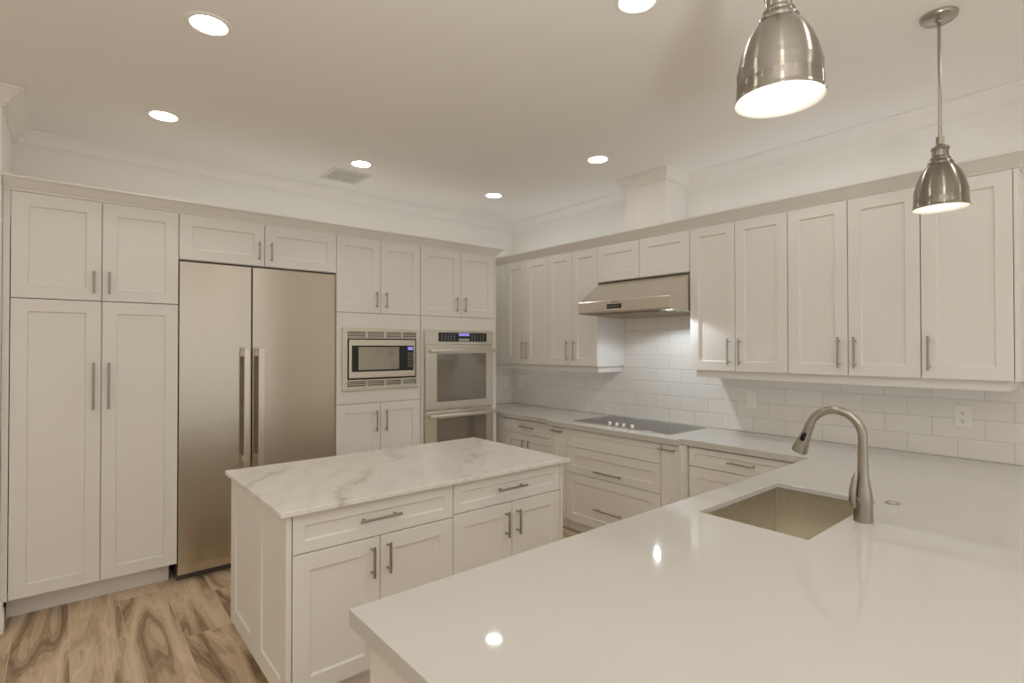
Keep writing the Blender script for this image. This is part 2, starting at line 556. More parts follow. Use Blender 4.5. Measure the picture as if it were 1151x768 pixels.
front(fcab, 'door', 0, .506, 0, ZT - 2.036, ('v', .466, .10, .125))
front(fcab, 'door', .506, 1.0105, 0, ZT - 2.036, ('v', .545, .10, .125))

# refrigerator
rf_ = thing('refrigerator', 'tall built-in stainless steel refrigerator with two doors and long flat bar handles', 'refrigerator', (-1.846, 0.012, 0))
MB().box(0.006, 1.004, 0.06, 0.58, 0.0, 2.028).build('body', M['inside'], rf_)
for nm, x0, x1, hx0, hx1 in (('left', 0.0045, 0.4245, 0.366, 0.399), ('right', 0.4315, 1.0055, 0.4545, 0.4935)):
    d_ = MB().box(x0, x1, 0.0, 0.058, 0.105, 2.026, 0.003, 2).build('door', M['steel'], rf_)
    hb = MB()
    hb.box(hx0, hx1, -0.075, -0.062, 0.690, 1.475, 0.003, 2)
    hb.build('handle', M['chrome'], d_)
    for zz in (0.73, 1.440):
        MB().box(hx0 + .003, hx1 - .003, -0.062, 0.0, zz - 0.02, zz + 0.02, 0.002).build('handle_post', M['steel_plain'], d_)
MB().box(0.006, 1.004, 0.012, 0.028, 0.048, 0.1035).build('kick_plate', M['steel_plain'], rf_)

# microwave tower
T0, T1 = -0.8355, -0.1195
W1 = T1 - T0
mz0, mz1, mx0, mx1 = 1.175, 1.605, 0.06, W1 - 0.055
mt = cabinet('tall_cabinet', 'tall white cabinet tower holding the built-in microwave, between refrigerator and wall ovens', (T0, 0, 0), 0,
             [(0.001, W1 - .001, 0.021, D, 0.131, mz0 - .03), (0.001, W1 - .001, 0.021, D, mz1 + .03, ZT), (0.001, W1 - 0.001, 0.52, D, mz0 - .03, mz1 + .03),
              (0.001, mx0 - .02, 0.021, 0.52, mz0 - .03, mz1 + .03), (mx1 + .02, W1 - .001, 0.021, 0.52, mz0 - .03, mz1 + .03)])
zb, zt_ = 1.048, 1.7445
fb = MB()
fb.box(G, W1 - G, 0, 0.02, zb + G, mz0, 0.001).box(G, W1 - G, 0, 0.02, mz1, zt_ - G, 0.001).box(G, mx0, 0, 0.02, mz0, mz1).box(mx1, W1 - G, 0, 0.02, mz0, mz1)
fb.build('face_panel', M['cabinet'], mt)
front(mt, 'door', 0, .3585, 1.7445, ZT, ('v', -0.519 - T0, 1.853, .127))
front(mt, 'door', .3585, W1, 1.7445, ZT, ('v', -0.436 - T0, 1.853, .127))
front(mt, 'door', 0, .3585, .131, zb, ('v', -0.519 - T0, .905, .172))
front(mt, 'door', .3585, W1, .131, zb, ('v', -0.436 - T0, .905, .172))
toe(mt, 0.002, W1 - .002, 0, .131, .13)

# oven tower
O0, O1 = -0.1185, 0.680
W2 = O1 - O0
oz0, oz1, ox0, ox1 = 0.40, 1.610, 0.045, 0.735
ot = cabinet('tall_cabinet', 'tall white cabinet tower around the double wall oven at the right of the back wall', (O0, 0, 0), 0,
             [(0.001, W2 - .019, 0.021, D, 0.131, oz0 - .02), (0.001, W2 - .019, 0.021, D, oz1 + .02, ZT), (0.001, W2 - 0.019, 0.54, D, oz0 - .02, oz1 + .02),
              (0.001, ox0 - .012, 0.021, 0.54, oz0 - .02, oz1 + .02), (ox1 + .012, W2 - .019, 0.021, 0.54, oz0 - .02, oz1 + .02),
              (W2 - .0185, W2, 0.0, D + .02, 0.0, ZT)])
fb = MB()
fb.box(G, W2 - .02, 0, 0.02, oz1, 1.7445 - G, 0.001).box(G, ox0, 0, 0.02, oz0, oz1).box(ox1, W2 - .02, 0, 0.02, oz0, oz1)
fb.build('face_panel', M['cabinet'], ot)
front(ot, 'door', 0, .405, 1.7445, ZT, ('v', 0.234 - O0, 1.853, .13))
front(ot, 'door', .405, W2 - .0195, 1.7445, ZT, ('v', 0.325 - O0, 1.853, .13))
front(ot, 'drawer', 0, W2 - .0195, .131, oz0 - .002, ('h', W2 / 2, .27, .19))
toe(ot, 0.002, W2 - .02, 0, .131, .13)

# microwave with trim kit
mw = thing('microwave', 'built-in stainless microwave with louvered trim kit and blue clock display', 'microwave', (-0.7975, 0, 1.150))
mw_w, mw_h = 0.645, 0.480
MB().box(0.05, mw_w - .05, 0.006, 0.50, .055, mw_h - .055).build('body', M['inside'], mw)
fr_ = MB()
kx, kz = mw_w / 470.0, mw_h / 398.0
yb0, yb1 = -0.022, -0.001
zi0, zi1 = mw_h - 330 * kz, mw_h - 68 * kz            # inner opening
fr_.box(0, 30 * kx, yb0, yb1, 0, mw_h, 0.003)
fr_.box(mw_w - 14 * kx, mw_w, yb0, yb1, 0, mw_h, 0.003)
fr_.box(0.02, mw_w - .01, yb0 + .001, yb1, mw_h - 26 * kz, mw_h - .001, .002)
fr_.box(0.02, mw_w - .01, yb0 + .001, yb1, 0.001, 27 * kz, .002)
fr_.box(0.02, mw_w - .01, yb0 + .001, yb1, zi1, zi1 + 4 * kz)
fr_.box(0.02, mw_w - .01, yb0 + .001, yb1, zi0 - 4 * kz, zi0)
gx = [(30, 135), (147, 245), (260, 355), (367, 457)]
for (a0, a1), (b0, b1) in zip(gx, gx[1:]):
    fr_.box(a1 * kx, b0 * kx, yb0 + .001, yb1, mw_h - 66 * kz, mw_h - 26 * kz)
    fr_.box(a1 * kx, b0 * kx, yb0 + .001, yb1, 27 * kz, 66 * kz)
fr_.build('trim_frame', M['chrome'], mw)
MB().box(0.01, mw_w - .01, -0.004, -0.001, 0.01, mw_h - .01).build('louver_back', M['dark'], mw)
for nm, za in (('top', mw_h - 64 * kz), ('bottom', 30 * kz)):
    lv = MB()
    for a0, a1 in gx:
        for k in range(3):
            zz = za + (k + 0.5) * 12 * kz
            lv.box(a0 * kx + .002, a1 * kx - .002, -0.018, -0.006, zz - .0035, zz + .0035)
    lv.build('louver', M['chrome'], mw)
md = MB().box(37 * kx, 447 * kx, -0.026, -0.004, mw_h - 320 * kz, mw_h - 76 * kz, .003, 2).build('door', M['chrome'], mw)
MB().box(52 * kx, 437 * kx, -0.0275, -0.024, mw_h - 280 * kz, mw_h - 113 * kz, .001).build('glass', M['black'], md)
MB().box(90 * kx, 340 * kx, -0.0283, -0.027, mw_h - 268 * kz, mw_h - 123 * kz).build('window_screen', M['screen'], md)
cp = MB().box(393 * kx, 436 * kx, -0.0283, -0.026, mw_h - 276 * kz, mw_h - 117 * kz).build('control_panel', M['black'], md)
MB().box(397 * kx, 432 * kx, -0.0292, -0.0280, mw_h - 144 * kz, mw_h - 122 * kz).build('display', M['display'], md)
def buttons(parent, spots, dx, dy, dz):
    first = MB().box(-dx, dx, -dy, dy, -dz, dz).build('button', M['button'], parent, spots[0])
    for q in spots[1:]:
        b_ = first.copy()
        COL.objects.link(b_)
        b_.parent = parent
        b_.location = q
buttons(md, [((402 + c_ * 12) * kx, -0.0285, mw_h - (163.5 + r_ * 15) * kz) for r_ in range(7) for c_ in range(3)], 3 * kx, .0005, 2.5 * kz)
MB().box(394 * kx, 434 * kx, -0.029, -0.025, mw_h - 304 * kz, mw_h - 284 * kz, .002).build('open_button', M['chrome'], md)

# double wall oven
ov = thing('double_wall_oven', 'stainless double wall oven with black control strip and two glass doors', 'oven', (-0.091, 0, 0.402))
OW = 0.712
def oz(px):           # measured picture rows to local z
    return 1.223 - (px - 60) * (1.223 - 0.553) / (540.0 - 60.0)
MB().box(0.02, OW - .02, 0.004, .52, 0.012, 1.205).build('body', M['inside'], ov)
MB().box(0, OW, -0.012, -0.001, 0.0, 1.223, .002).build('trim_frame', M['steel_plain'], ov)
kk = OW / 410.0
pn = MB().box(0.0, OW, -0.035, -0.013, oz(147), 1.223, .003, 2).build('control_panel', M['chrome'], ov)
MB().box(72 * kk, 365 * kk, -0.0375, -0.034, oz(130), oz(74), .001).build('control_glass', M['black'], pn)
MB().box(190 * kk, 255 * kk, -0.0385, -0.037, oz(94), oz(77)).build('display', M['display'], pn)
MB().box(190 * kk, 255 * kk, -0.0385, -0.037, oz(126), oz(110)).build('touch_pad', M['button'], pn)
buttons(pn, [((92 + c_ * 18) * kk, -0.0377, oz(88 + r_ * 11)) for r_ in range(4) for c_ in list(range(5)) + list(range(10, 15))], 3 * kk, .0008, .0028)
for nm, zt2, zb2 in (('upper', oz(158), oz(540)), ('lower', oz(553), 0.012)):
    dd = MB().box(0.004, OW - .004, -0.040, -0.014, zb2, zt2, .004, 2).build('door', M['chrome'], ov)
    hgt = zt2 - zb2
    MB().box(62 * kk, 362 * kk, -0.0415, -0.037, zb2 + 0.062, zt2 - 0.062, .001).build('window_glass', M['glass'], dd)
    hh = MB()
    hh.box(0.016, OW - 0.006, -0.100, -0.080, zt2 - 0.053, zt2 - 0.022, .004, 2)
    hh.build('handle', M['chrome'], dd, smooth=35)
    for xx in (0.035, OW - 0.028):
        MB().box(xx - .012, xx + .012, -0.081, -0.039, zt2 - .048, zt2 - .026, .002).build('handle_post', M['steel_plain'], dd)

# ---- right wall run (faces -x): local x = -world y, rotation -90 degrees
RZ = -PI / 2
XU = 1.048
UB = 1.314
UH = ZT - UB
DU = XR - XU - 0.001 - 0.010
def upper(label, ya, yb, splits, handles, body_from=None, z0=UB, extra=None):
    """ya is the far (larger y) end"""
    r = cabinet('wall_cabinet', label, (XU, ya, z0), RZ, [(0.001 if body_from is None else body_from, ya - yb - .001, 0.021, DU, 0.0, ZT - z0)])
    for (a, b), hy in zip(splits, handles):
        front(r, 'door', ya - a, ya - b, 0, ZT - z0, None if hy is None else ('v', ya - hy, .1335, .178), 0.064)
    return r
ua = upper('white two-door wall cabinet tucked in the corner beside the oven tower', .304, -.312, [(.304, -.004), (-.004, -.312)], [.025, -.035], -.32)
MB().box(-.32, -G, 0.0, 0.02, 0, UH).build('filler_strip', M['cabinet'], ua)
upper('white two-door wall cabinet immediately left of the range hood', -.3125, -.918, [(-.3125, -.618), (-.618, -.918)], [-.574, -.658])
hc = cabinet('wall_cabinet', 'short white two-door wall cabinet above the range hood, without handles', (XU, -.9185, 2.022), RZ,
             [(0.001, .864, 0.021, DU, 0.0, ZT - 2.022)])
front(hc, 'door', 0, .4275, 0, ZT - 2.022, None, .07)
front(hc, 'door', .4275, .865, 0, ZT - 2.022, None, .07)
upper('white two-door wall cabinet immediately right of the range hood', -1.784, -2.460, [(-1.784, -2.12), (-2.12, -2.46)], [-2.082, -2.158])
upper('white two-door wall cabinet above the duplex outlet, second from the range hood on its right', -2.4605, -3.132, [(-2.4605, -2.792), (-2.792, -3.132)], [-2.749, -2.831])
us = upper('white single-door wall cabinet at the right end of the row behind the hanging pendant', -3.1325, -3.492, [(-3.1325, -3.492)], [-3.168])
MB().box(.3605, .379, 0.0, DU, 0, UH, .001).build('end_panel', M['cabinet'], us)

# crown along the cabinet tops and light rails under them
kp = [(-0.012, ZT - .004), (0.002, ZT - .004), (0.006, ZT + .006), (0.022, ZT + .018), (0.040, ZT + .042), (0.050, ZT + .050), (0.062, ZT + .056), (0.062, ZT + .066), (-0.012, ZT + .066)]
kp = [(o, zz + .0062) for o, zz in kp]
tag(MB().sweep(kp, [(-2.648, 0.0), (0.680, 0.0), (0.680, 0.555)]).build('cabinet_crown', M['cabinet'], smooth=25),
    'taupe angled crown moulding along the tops of the back wall cabinets above the refrigerator', 'moulding')
tag(MB().sweep(kp, [(XU, 0.628), (XU, -3.512), (XR - .002, -3.512)]).build('cabinet_crown', M['cabinet'], smooth=25),
    'angled crown moulding along the tops of the right wall cabinets above the range hood', 'moulding')
def rail(label, pts):
    rp = [(-0.018, UB - .050), (0.0, UB - .050), (0.0, UB - .0008), (-0.018, UB - .0008)]
    tag(MB().sweep(rp, pts).build('light_rail', M['cabinet']), label, 'moulding')
rail('white light rail under the wall cabinets left of the range hood', [(1.085, 0.60), (1.085, -.893), (XR - .012, -.893)])
rail('long white light rail under the wall cabinets right of the range hood', [(XR - .012, -1.812), (1.085, -1.812), (1.085, -3.465), (XR - .012, -3.465)])

# cool LED strips added unseen behind the crown to brighten wall and ceiling
tag(MB().box(1.18, 1.20, -3.40, 0.45, ZT + .001, ZT + .008).build('added_led_strip', M['led']), 'added LED fill strip on top of the right wall cabinets, unseen behind their crown', 'light strip')
tag(MB().box(-1.7, 0.55, 0.30, 0.309, ZT + .001, ZT + .008).build('added_led_strip', M['led']), 'added LED fill strip on top of the back wall cabinets, unseen behind their crown', 'light strip')

# glowing panels added unseen under the wall cabinets to brighten tile and counter
for lb, ya, yb in (('added unseen fill panel under the wall cabinets left of the range hood, behind the light rail', .54, -.86),
                   ('added unseen fill panel under the wall cabinets right of the range hood, behind the light rail', -1.85, -3.43)):
    q = thing('added_under_cabinet_fill', lb, 'fill light', (1.24, (ya + yb) / 2, UB - .012))
    hl = (ya - yb) / 2
    MB().slab([-.116, -.108, .108, .116], [-hl, -hl + .008, hl - .008, hl], lambda a, b: not (abs(a) < .108 and abs(b) < hl - .008), -.001, .0115).build('frame', M['trim'], q)
    MB().box(-.108, .108, -hl + .008, hl - .008, .001, .006).build('diffuser', M['under'], q)

# range hood
rh = thing('range_hood', 'stainless under-cabinet range hood with sloping front above the cooktop', 'range hood', (XR - .011, -1.3505, 1.735))
hx = XR - .011
HW = 0.428
def hpnt(xw, zw):
    return (xw - hx, zw - 1.735)
# shell: profile with a hollow underside
prof = [hpnt(hx, 1.722), hpnt(hx, 2.015), hpnt(1.075, 2.015), hpnt(1.050, 2.003), hpnt(0.818, 1.842), hpnt(0.812, 1.834), hpnt(0.812, 1.755), hpnt(0.820, 1.746), hpnt(0.842, 1.746), hpnt(0.842, 1.792), hpnt(hx - .02, 1.792), hpnt(hx - .02, 1.722)]
sh = MB().prism(prof, 'y', -HW + .012, HW - .012)
side = [hpnt(hx, 1.722), hpnt(hx, 2.015), hpnt(1.075, 2.015), hpnt(1.050, 2.003), hpnt(0.818, 1.842), hpnt(0.812, 1.834), hpnt(0.812, 1.755), hpnt(0.820, 1.746)]
sh.prism(side, 'y', HW - .012, HW)
sh.prism(side, 'y', -HW, -HW + .012)
sh.build('canopy', M['hood_steel'], rh)
# grille of slotted filters under it
MB().prism([(1.02 - hx, .016), (-.03, .000), (-.03, .008), (1.02 - hx, .024)], 'y', -HW + .014, HW - .014).build('filter_panel', M['steel_plain'], rh)
MB().box(0.850 - hx, 1.015 - hx, -HW + .014, HW - .014, 0.0505, 0.0565).build('lamp_panel', M['steel_plain'], rh)
sl = MB()
for k in range(38):
    yy = -0.38 + k * 0.02
    sl.prism([(1.03 - hx, .009), (-.06, -.006), (-.06, .0015), (1.03 - hx, .0165)], 'y', yy - .005, yy + .005)
sl.build('filter_slats', M['chrome'], rh)
MB().box(0.8085 - hx, 0.813 - hx, -0.005, 0.135, 0.040, 0.075, .001).build('control_panel', M['black'], rh)
buttons(rh, [(0.8082 - hx, .023 + k * .024, .0575) for k in range(5)], .0006, .005, .0035)
bd = MB()
for k, wdt in enumerate((.006, .004, .006, .005, .003, .006)):
    bd.box(0.8110 - hx, 0.8122 - hx, 0.085 - k * .010, 0.085 - k * .010 + wdt, 0.086, 0.094)
bd.build('badge', M['dark'], rh)
for yy in (-0.226, 0.225):
    lp = MB().lathe([(0, 0.0), (.032, 0.0), (.036, 0.003), (.036, 0.009), (0, 0.009)], (0, 0, 0), 24).build('lamp_ring', M['chrome'], rh, (0.940 - hx, yy, 0.0415), smooth=35)
    MB().lathe([(0, -0.0025), (.019, -0.0022), (.019, 0.0), (0, 0.0)], (0, 0, 0), 24).build('lamp_lens', M['hoodlens'] if yy < 0 else M['enamel'], lp)
    if yy > 0:
        continue      # only the right-hand lamp is lit
    ld = bpy.data.lights.new('hood_lamp', 'SPOT')
    ld.energy = HOOD_POWER
    ld.color = COOL
    ld.spot_size = math.radians(150)
    ld.spot_blend = 0.25
    ld.shadow_soft_size = 0.014
    lo = bpy.data.objects.new('lamp_beam', ld)
    COL.objects.link(lo)
    lo.parent = rh
    lo.location = (0.940 - hx, yy, 0.033)

# ---- base run on the right wall
XRC, XBU = 0.805, 0.745
CT0, CT1 = 0.825, 0.865
BT = 0.8235
def base(label, xf, ya, yb, bot=0.11):
    r = cabinet('base_cabinet', label, (xf, ya, 0), RZ, [(0.001, ya - yb - .001, 0.021, XR - xf - .012, bot, BT)])
    toe(r, 0.002, ya - yb - .002, 0, bot, 0.045)
    return r
bA = base('white base cabinet with one drawer over two doors, in the corner beside the oven tower', XRC, .604, -.640)
MB().box(0, .56, 0.0, 0.02, .11, BT).build('filler_strip', M['cabinet'], bA)
front(bA, 'drawer', .604 - .044, 1.243, .690, BT - .006, ('h', .604 + .312, .76, .19), .06)
front(bA, 'door', .604 - .044, .604 + .297, .11, .690, ('v', .604 + .258, .58, .128), .06)
front(bA, 'door', .604 + .297, 1.243, .11, .690, ('v', .604 + .336, .58, .128), .06)
YP = [-.6415, -.839, -1.741, -1.885]
bB = base('narrow white pull-out base cabinet left of the cooktop drawers', XBU, YP[0], YP[1], .08)
MB().box(0, .034, 0.0, 0.02, .08, BT).build('filler_strip', M['cabinet'], bB)
front(bB, 'door', .035, YP[0] - YP[1], .08, BT - .004, ('h', .75 - .6415, .788, .135), .042)
bC = base('wide white base cabinet with three drawers directly below the cooktop', XBU, YP[1] - .0005, YP[2], .08)
wc = YP[1] - YP[2]
front(bC, 'drawer', 0, wc, .676, BT - .004, None, .06)
front(bC, 'drawer', 0, wc, .468, .676, ('h', wc / 2, .523, .265), .066)
front(bC, 'drawer', 0, wc, .08, .468, ('h', wc / 2, .236, .265), .066)
bD = base('narrow white pull-out base cabinet right of the cooktop drawers', XBU, YP[2] - .0005, YP[3] - .03, .08)
front(bD, 'door', 0, YP[2] - YP[3], .08, BT - .004, ('h', .065, .787, .13), .042)
MB().box(YP[2] - YP[3] + .0005, YP[2] - YP[3] + .029, -0.006, 0.05, .0, BT, .002).build('side_post', M['cabinet'], bD)
bE = base('white drawer base cabinet in the corner between cooktop and sink counter', XRC, -1.9165, -2.700)
front(bE, 'drawer', 0.003, .735, .690, BT - .006, ('h', .376, .757, .178), .06)
front(bE, 'drawer', 0.003, .735, .11, .690, ('h', .376, .62, .178), .066)
MB().box(.736, .783, 0.0, 0.02, .11, BT).build('filler_strip', M['cabinet'], bE)

# countertop: one L of white quartz with the sink opening
PX0, PY0, PY1 = -1.873, -2.687, -3.95
SKX0, SKX1, SKY0, SKY1 = -0.567, 0.090, -3.196, -2.812
def in_top(x_, y_):
    if SKX0 < x_ < SKX1 and SKY0 < y_ < SKY1:
        return False
    if x_ < PX0 or y_ < PY1:
        return False
    if y_ < PY0:
        return True
    if x_ > 0.78:
        return True
    return x_ > 0.72 and -1.885 < y_ < -0.645
AW = 0.028
def in_apron(x_, y_):
    if not in_top(x_, y_) or (SKX0 - .05 < x_ < SKX1 + .05 and SKY0 - .05 < y_ < SKY1 + .05):
        return False
    return not all(in_top(x_ + a * AW, y_ + b * AW) or x_ + a * AW > 1.39 or y_ + b * AW > .6 for a in (-1, 0, 1) for b in (-1, 0, 1))
ct = MB().slab([PX0, SKX0, SKX1, 0.72, 0.78, 1.399], [PY1, SKY0, SKY1, PY0, -1.885, -0.645, 0.619], in_top, CT0 + .02, CT1, 0.0022)
ct.slab([PX0, PX0 + AW, SKX0 - .06, SKX1 + .06, .72, .72 + AW, 0.78, 0.78 + AW, 1.399],
        [PY1, PY1 + AW, SKY0 - .06, SKY1 + .06, PY0 - AW, PY0, -1.885, -1.885 + AW, -.645 - AW, -0.645, 0.619], in_apron, CT0, CT0 + .0202)
tag(ct.build('countertop', M['quartz']),
    'continuous white quartz countertop with cooktop and sink, running from corner along wall to foreground', 'countertop')

# peninsula base under it
pb = thing('peninsula_cabinet', 'white peninsula base under the foreground quartz counter, end panel in shadow', 'cabinet', (-1.838, -2.712, 0))
bx = MB()
bx.box(0.021, 3.235, -0.80, -0.78, 0.11, BT).box(0.021, 3.235, -0.045, -0.022, 0.11, BT).box(0.021, 1.10, -0.78, -0.045, 0.11, 0.13).box(2.1, 3.235, -0.78, -0.045, 0.11, .13)
bx.box(1.22, 1.24, -0.78, -.045, .11, .80).box(1.98, 2.0, -0.78, -.045, .11, .80)
bx.build('body', M['cabinet'], pb)
e_ = shaker(0.788, BT, .085).build('end_panel', M['cabinet'], pb, (0, -0.012, 0), rot=(0, 0, -PI / 2))
for k, (a, b) in enumerate([(0.022, .45), (.45, .88), (.88, 1.24), (1.24, 1.60), (1.60, 1.96), (1.96, 2.50)]):
    d_ = shaker(b - a - .003, BT - .11 - .004).build('door', M['cabinet'], pb, (b - .0015, -.001, .112), rot=(0, 0, PI))
    handle(d_, 0.04 if k % 2 else b - a - .04, .60, .128)
MB().box(0.03, 2.54, -0.10, -0.08, 0, .11).build('toe_kick', M['cabinet'], pb)

# undermount sink
sk = thing('kitchen_sink', 'rectangular undermount stainless sink set in the white quartz counter', 'sink', (-0.2385, -3.004, 0.615))
sm = MB()
ax, ay, dz, th = (SKX1 - SKX0) / 2 - .004, (SKY1 - SKY0) / 2 - .004, 0.2295, 0.004
ax, ay = ax + .010, ay + .010
sm.box(-ax, ax, -ay, ay, 0, th)
sm.box(-ax - th, -ax, -ay - th, ay + th, 0, dz).box(ax, ax + th, -ay - th, ay + th, 0, dz)
sm.box(-ax, ax, -ay - th, -ay, 0, dz).box(-ax, ax, ay, ay + th, 0, dz)
sm.build('basin', M['sink'], sk)
for cx_, cy_ in ((-1, 1), (1, 1), (1, -1), (-1, -1)):
    MB().prism([(cx_ * ax, cy_ * ay), (cx_ * (ax - .007), cy_ * ay), (cx_ * ax, cy_ * (ay - .007))], 'z', th, dz - .001).build('corner_seam', M['knob'], sk)
fl = MB().slab([-ax - .025, -ax, ax, ax + .025], [-ay - .025, -ay, ay, ay + .025], lambda a, b: not (abs(a) < ax and abs(b) < ay), dz - .0025, dz)
fl.build('rim_flange', M['sink'], sk)
MB().lathe([(0, .0045), (.03, .0045), (.043, .008), (.046, .0045), (.046, .004), (0, .004)], seg=32).build('drain', M['chrome'], sk, smooth=35)

# faucet
fa = thing('faucet', 'brushed nickel pull-down gooseneck faucet standing beside the sink', 'faucet', (-0.225, -3.248, CT1))
prof = [(0, 0), (.0305, 0), (.0305, .006), (.0295, .045), (.0295, .070), (.0300, .082), (.0275, .102), (.0215, .135), (.0178, .165), (.0165, .20), (.0165, .245), (0, .245)]
MB().lathe(prof, seg=32).build('body', M['nickel'], fa, smooth=50)
pts, rr = [], []
pts.append((0, 0, .243)); pts.append((0, 0, .285))
R0 = 0.089
zc = .295
for k in range(0, 25):
    a = PI * k / 24.0 * 0.905
    pts.append((0, R0 - R0 * math.cos(a), zc + R0 * math.sin(a)))
MB().tube(pts, .0148, 20).build('spout', M['nickel'], fa, smooth=50)
d_end = (Vector(pts[-1]) - Vector(pts[-2])).normalized()
p0 = Vector(pts[-1])
prs = [p0 + d_end * q for q in (-.004, 0, .012, .014, .055, .108, .114)]
hd_ = MB().tube(prs, [.0155, .0165, .0165, .0160, .0200, .0285, .0270], 24).build('spray_head', M['nickel'], fa, smooth=40)
sd = Vector((-1, 0, 0))
pc_ = p0 + d_end * .048 + Vector((-.0185, 0.0, 0.0))
nrm = d_end.cross(Vector((1, 0, 0)))
bb = MB()
for i in range(2):
    bb.tube([pc_ + d_end * (-.016) + Vector((.004, 0, 0)), pc_ + d_end * (-.012), pc_ + d_end * .012 + Vector((-.003, 0, 0)), pc_ + d_end * .018 + Vector((.002, 0, 0))], [.003, .008, .009, .004], 12)
bb.build('spray_button', M['black'], hd_, smooth=50)
# lever on the left side of the body, rising along it
lv = MB()
lv.tube([(-.010, .010, .070), (-.030, .018, .070)], [.0195, .0185], 20)
lv.tube([(-.030, .018, .050), (-.035, .022, .075), (-.034, .022, .110), (-.027, .018, .150), (-.022, .014, .172)], [.007, .012, .0115, .009, .005], 14)
lv.build('lever', M['nickel'], fa, smooth=50)

# air switch / hole cover beside the faucet
asw = thing('air_switch', 'small round metal disposal button set flush in the counter right of the faucet', 'button', (0.109, -3.247, CT1))
MB().lathe([(.0175, 0.0), (.024, 0.0), (.024, .003), (.0215, .0045), (.0175, .0035)], seg=32, close=True).build('ring', M['nickel'], asw, smooth=35)
MB().lathe([(0, .0003), (.0172, .0003), (.0165, .0032), (0, .0036)], seg=32).build('button', M['quartz'], asw, smooth=35)

# cooktop
ck = thing('cooktop', 'black glass electric cooktop with four silver knobs set in the counter under the hood', 'cooktop', (1.10, -1.277, CT1))
MB().box(-.250, .232, -.463, .463, 0.0005, 0.006, .002).build('glass_top', M['cooktop'], ck)
fm = MB().slab([-.254, -.249, .231, .236], [-.467, -.462, .462, .467], lambda a, b: not (-.249 < a < .231 and abs(b) < .462), 0.0003, 0.0055)
fm.build('trim_frame', M['chrome'], ck)
for bx_, by_, br_ in ((.10, .28, .085), (-.10, .30, .075), (.09, -.02, .11), (.10, -.30, .08), (-.12, -.31, .095)):
    MB().lathe([(br_ - .003, .0062), (br_, .0062), (br_, .0065), (br_ - .003, .0065)], (bx_, by_, 0), 48, True).build('burner_ring', M['burner'], ck)
for yy in (-1.194, -1.262, -1.326, -1.408):
    MB().lathe([(0, .0062), (.0205, .0062), (.0205, .010), (.0165, .013), (.0155, .032), (.0135, .0345), (0, .0345)], (0.872 - 1.10, yy + 1.277, 0), 24).build('knob', M['knob'], ck, smooth=40)

# outlets
def outlet(label, loc, rz, kind='duplex'):
    r = thing('wall_outlet', label, 'outlet', loc, rz)
    MB().box(-.036, .036, -.0065, -.0002, -.058, .058, .0025, 2).build('cover_plate', M['plate'], r)
    if kind == 'duplex':
        for zz in (-.0205, .0205):
            q = MB().lathe([(0, 0), (.0165, 0), (.0165, .002), (0, .002)], seg=24).build('receptacle', M['plate'], r, (0, -.0063, zz), rot=(PI / 2, 0, 0))
            s3 = MB()
            s3.box(-.0078, -.0050, -.003, .006, .0019, .0026).box(.0050, .0078, -.003, .005, .0019, .0026).box(-.0028, .0028, -.0115, -.0065, .0019, .0026)
            s3.build('slots', M['dark'], q)
    else:
        MB().box(-.017, .017, -.0082, -.006, -.034, .034, .001).build('rocker', M['plate'], r)
    return r
outlet('white duplex outlet on the tile right of the faucet', (XR - .010, -3.2385, 1.095), RZ)
outlet('white rocker switch plate on the tile left of the faucet, right of the cooktop', (XR - .010, -2.065, 1.097), RZ, 'rocker').name = 'wall_switch'
outlet('white duplex outlet on the right wall tile nearest the back corner', (XR - .010, .475, 1.108), RZ)
outlet('white duplex outlet on the corner tile strip nearest the oven tower', (1.300, YB - .010, 1.108), 0)
bpy.data.objects['wall_switch']['category'] = 'switch'

# ------------------------------------------------------------------ island
IX0, IX1, IY0, IY1 = -1.774, -0.240, -1.834, -0.930
isl = thing('kitchen_island', 'white kitchen island cabinet with two drawers and four doors under the marble top', 'island', (-1.7235, -1.80, 0))
o_ = (-1.7235, -1.80)
MB().box(0.002, 1.4555, 0.021, .845, .131, .8435).box(0.06, 1.40, 0.08, .80, 0, .131).build('body', M['cabinet'], isl)
def isf(name, xa, xb, za, zb_, hd, fr=.066):
    return front(isl, name, xa - o_[0], xb - o_[0], za, zb_, hd, fr)
xm = -0.9905
isf('drawer', -1.7225, xm, .683, .838, ('h', (-1.366) - o_[0], .7665, .186), .052)
isf('drawer', xm, -0.285, .692, .838, ('h', (-.6455) - o_[0], .7695, .186), .052)
isf('door', -1.7225, -1.3595, .133, .683, ('v', -1.400 - o_[0], .587, .127))
isf('door', -1.3595, xm, .133, .683, ('v', -1.327 - o_[0], .589, .127))
isf('door', xm, -.631, .133, .692, ('v', -.674 - o_[0], .589, .127))
isf('door', -.631, -.285, .133, .692, ('v', -.600 - o_[0], .590, .127))
MB().box(-.284 - o_[0], -.264 - o_[0], -0.001, .865, .0, .8435, .001).build('end_panel', M['cabinet'], isl)
# left end panel: a frame with two recessed panels, facing -x
def two_panel(wd, z0, z1, spans, pz0, pz1, t_=.02, rec=.008):
    b = MB()
    xs = [0] + [q for s_ in spans for q in s_] + [wd]
    b.box(0, wd, rec, t_, z0, z1)
    b.box(0, wd, 0, rec, z0, pz0).box(0, wd, 0, rec, pz1, z1)
    for a, c in zip(xs[0::2], xs[1::2]):
        b.box(a, c, 0, rec, pz0, pz1)
    return b
# local x runs from the far end to the near end (rotation -90): x = y_far - y
yfar = -.932
two_panel(.868, .115, .8435, [(yfar + 0, 0)][:0] + [(.083, .362), (.528, .803)], .192, .762).build('side_panel', M['cabinet'], isl, (-1.745 - o_[0], yfar - o_[1], 0), rot=(0, 0, RZ))
tag(MB().box(IX0, IX1, IY0, IY1, .8445, CT1, .003, 2).build('island_top', M['marble']),
    'polished white marble slab with grey veins on top of the kitchen island', 'countertop')

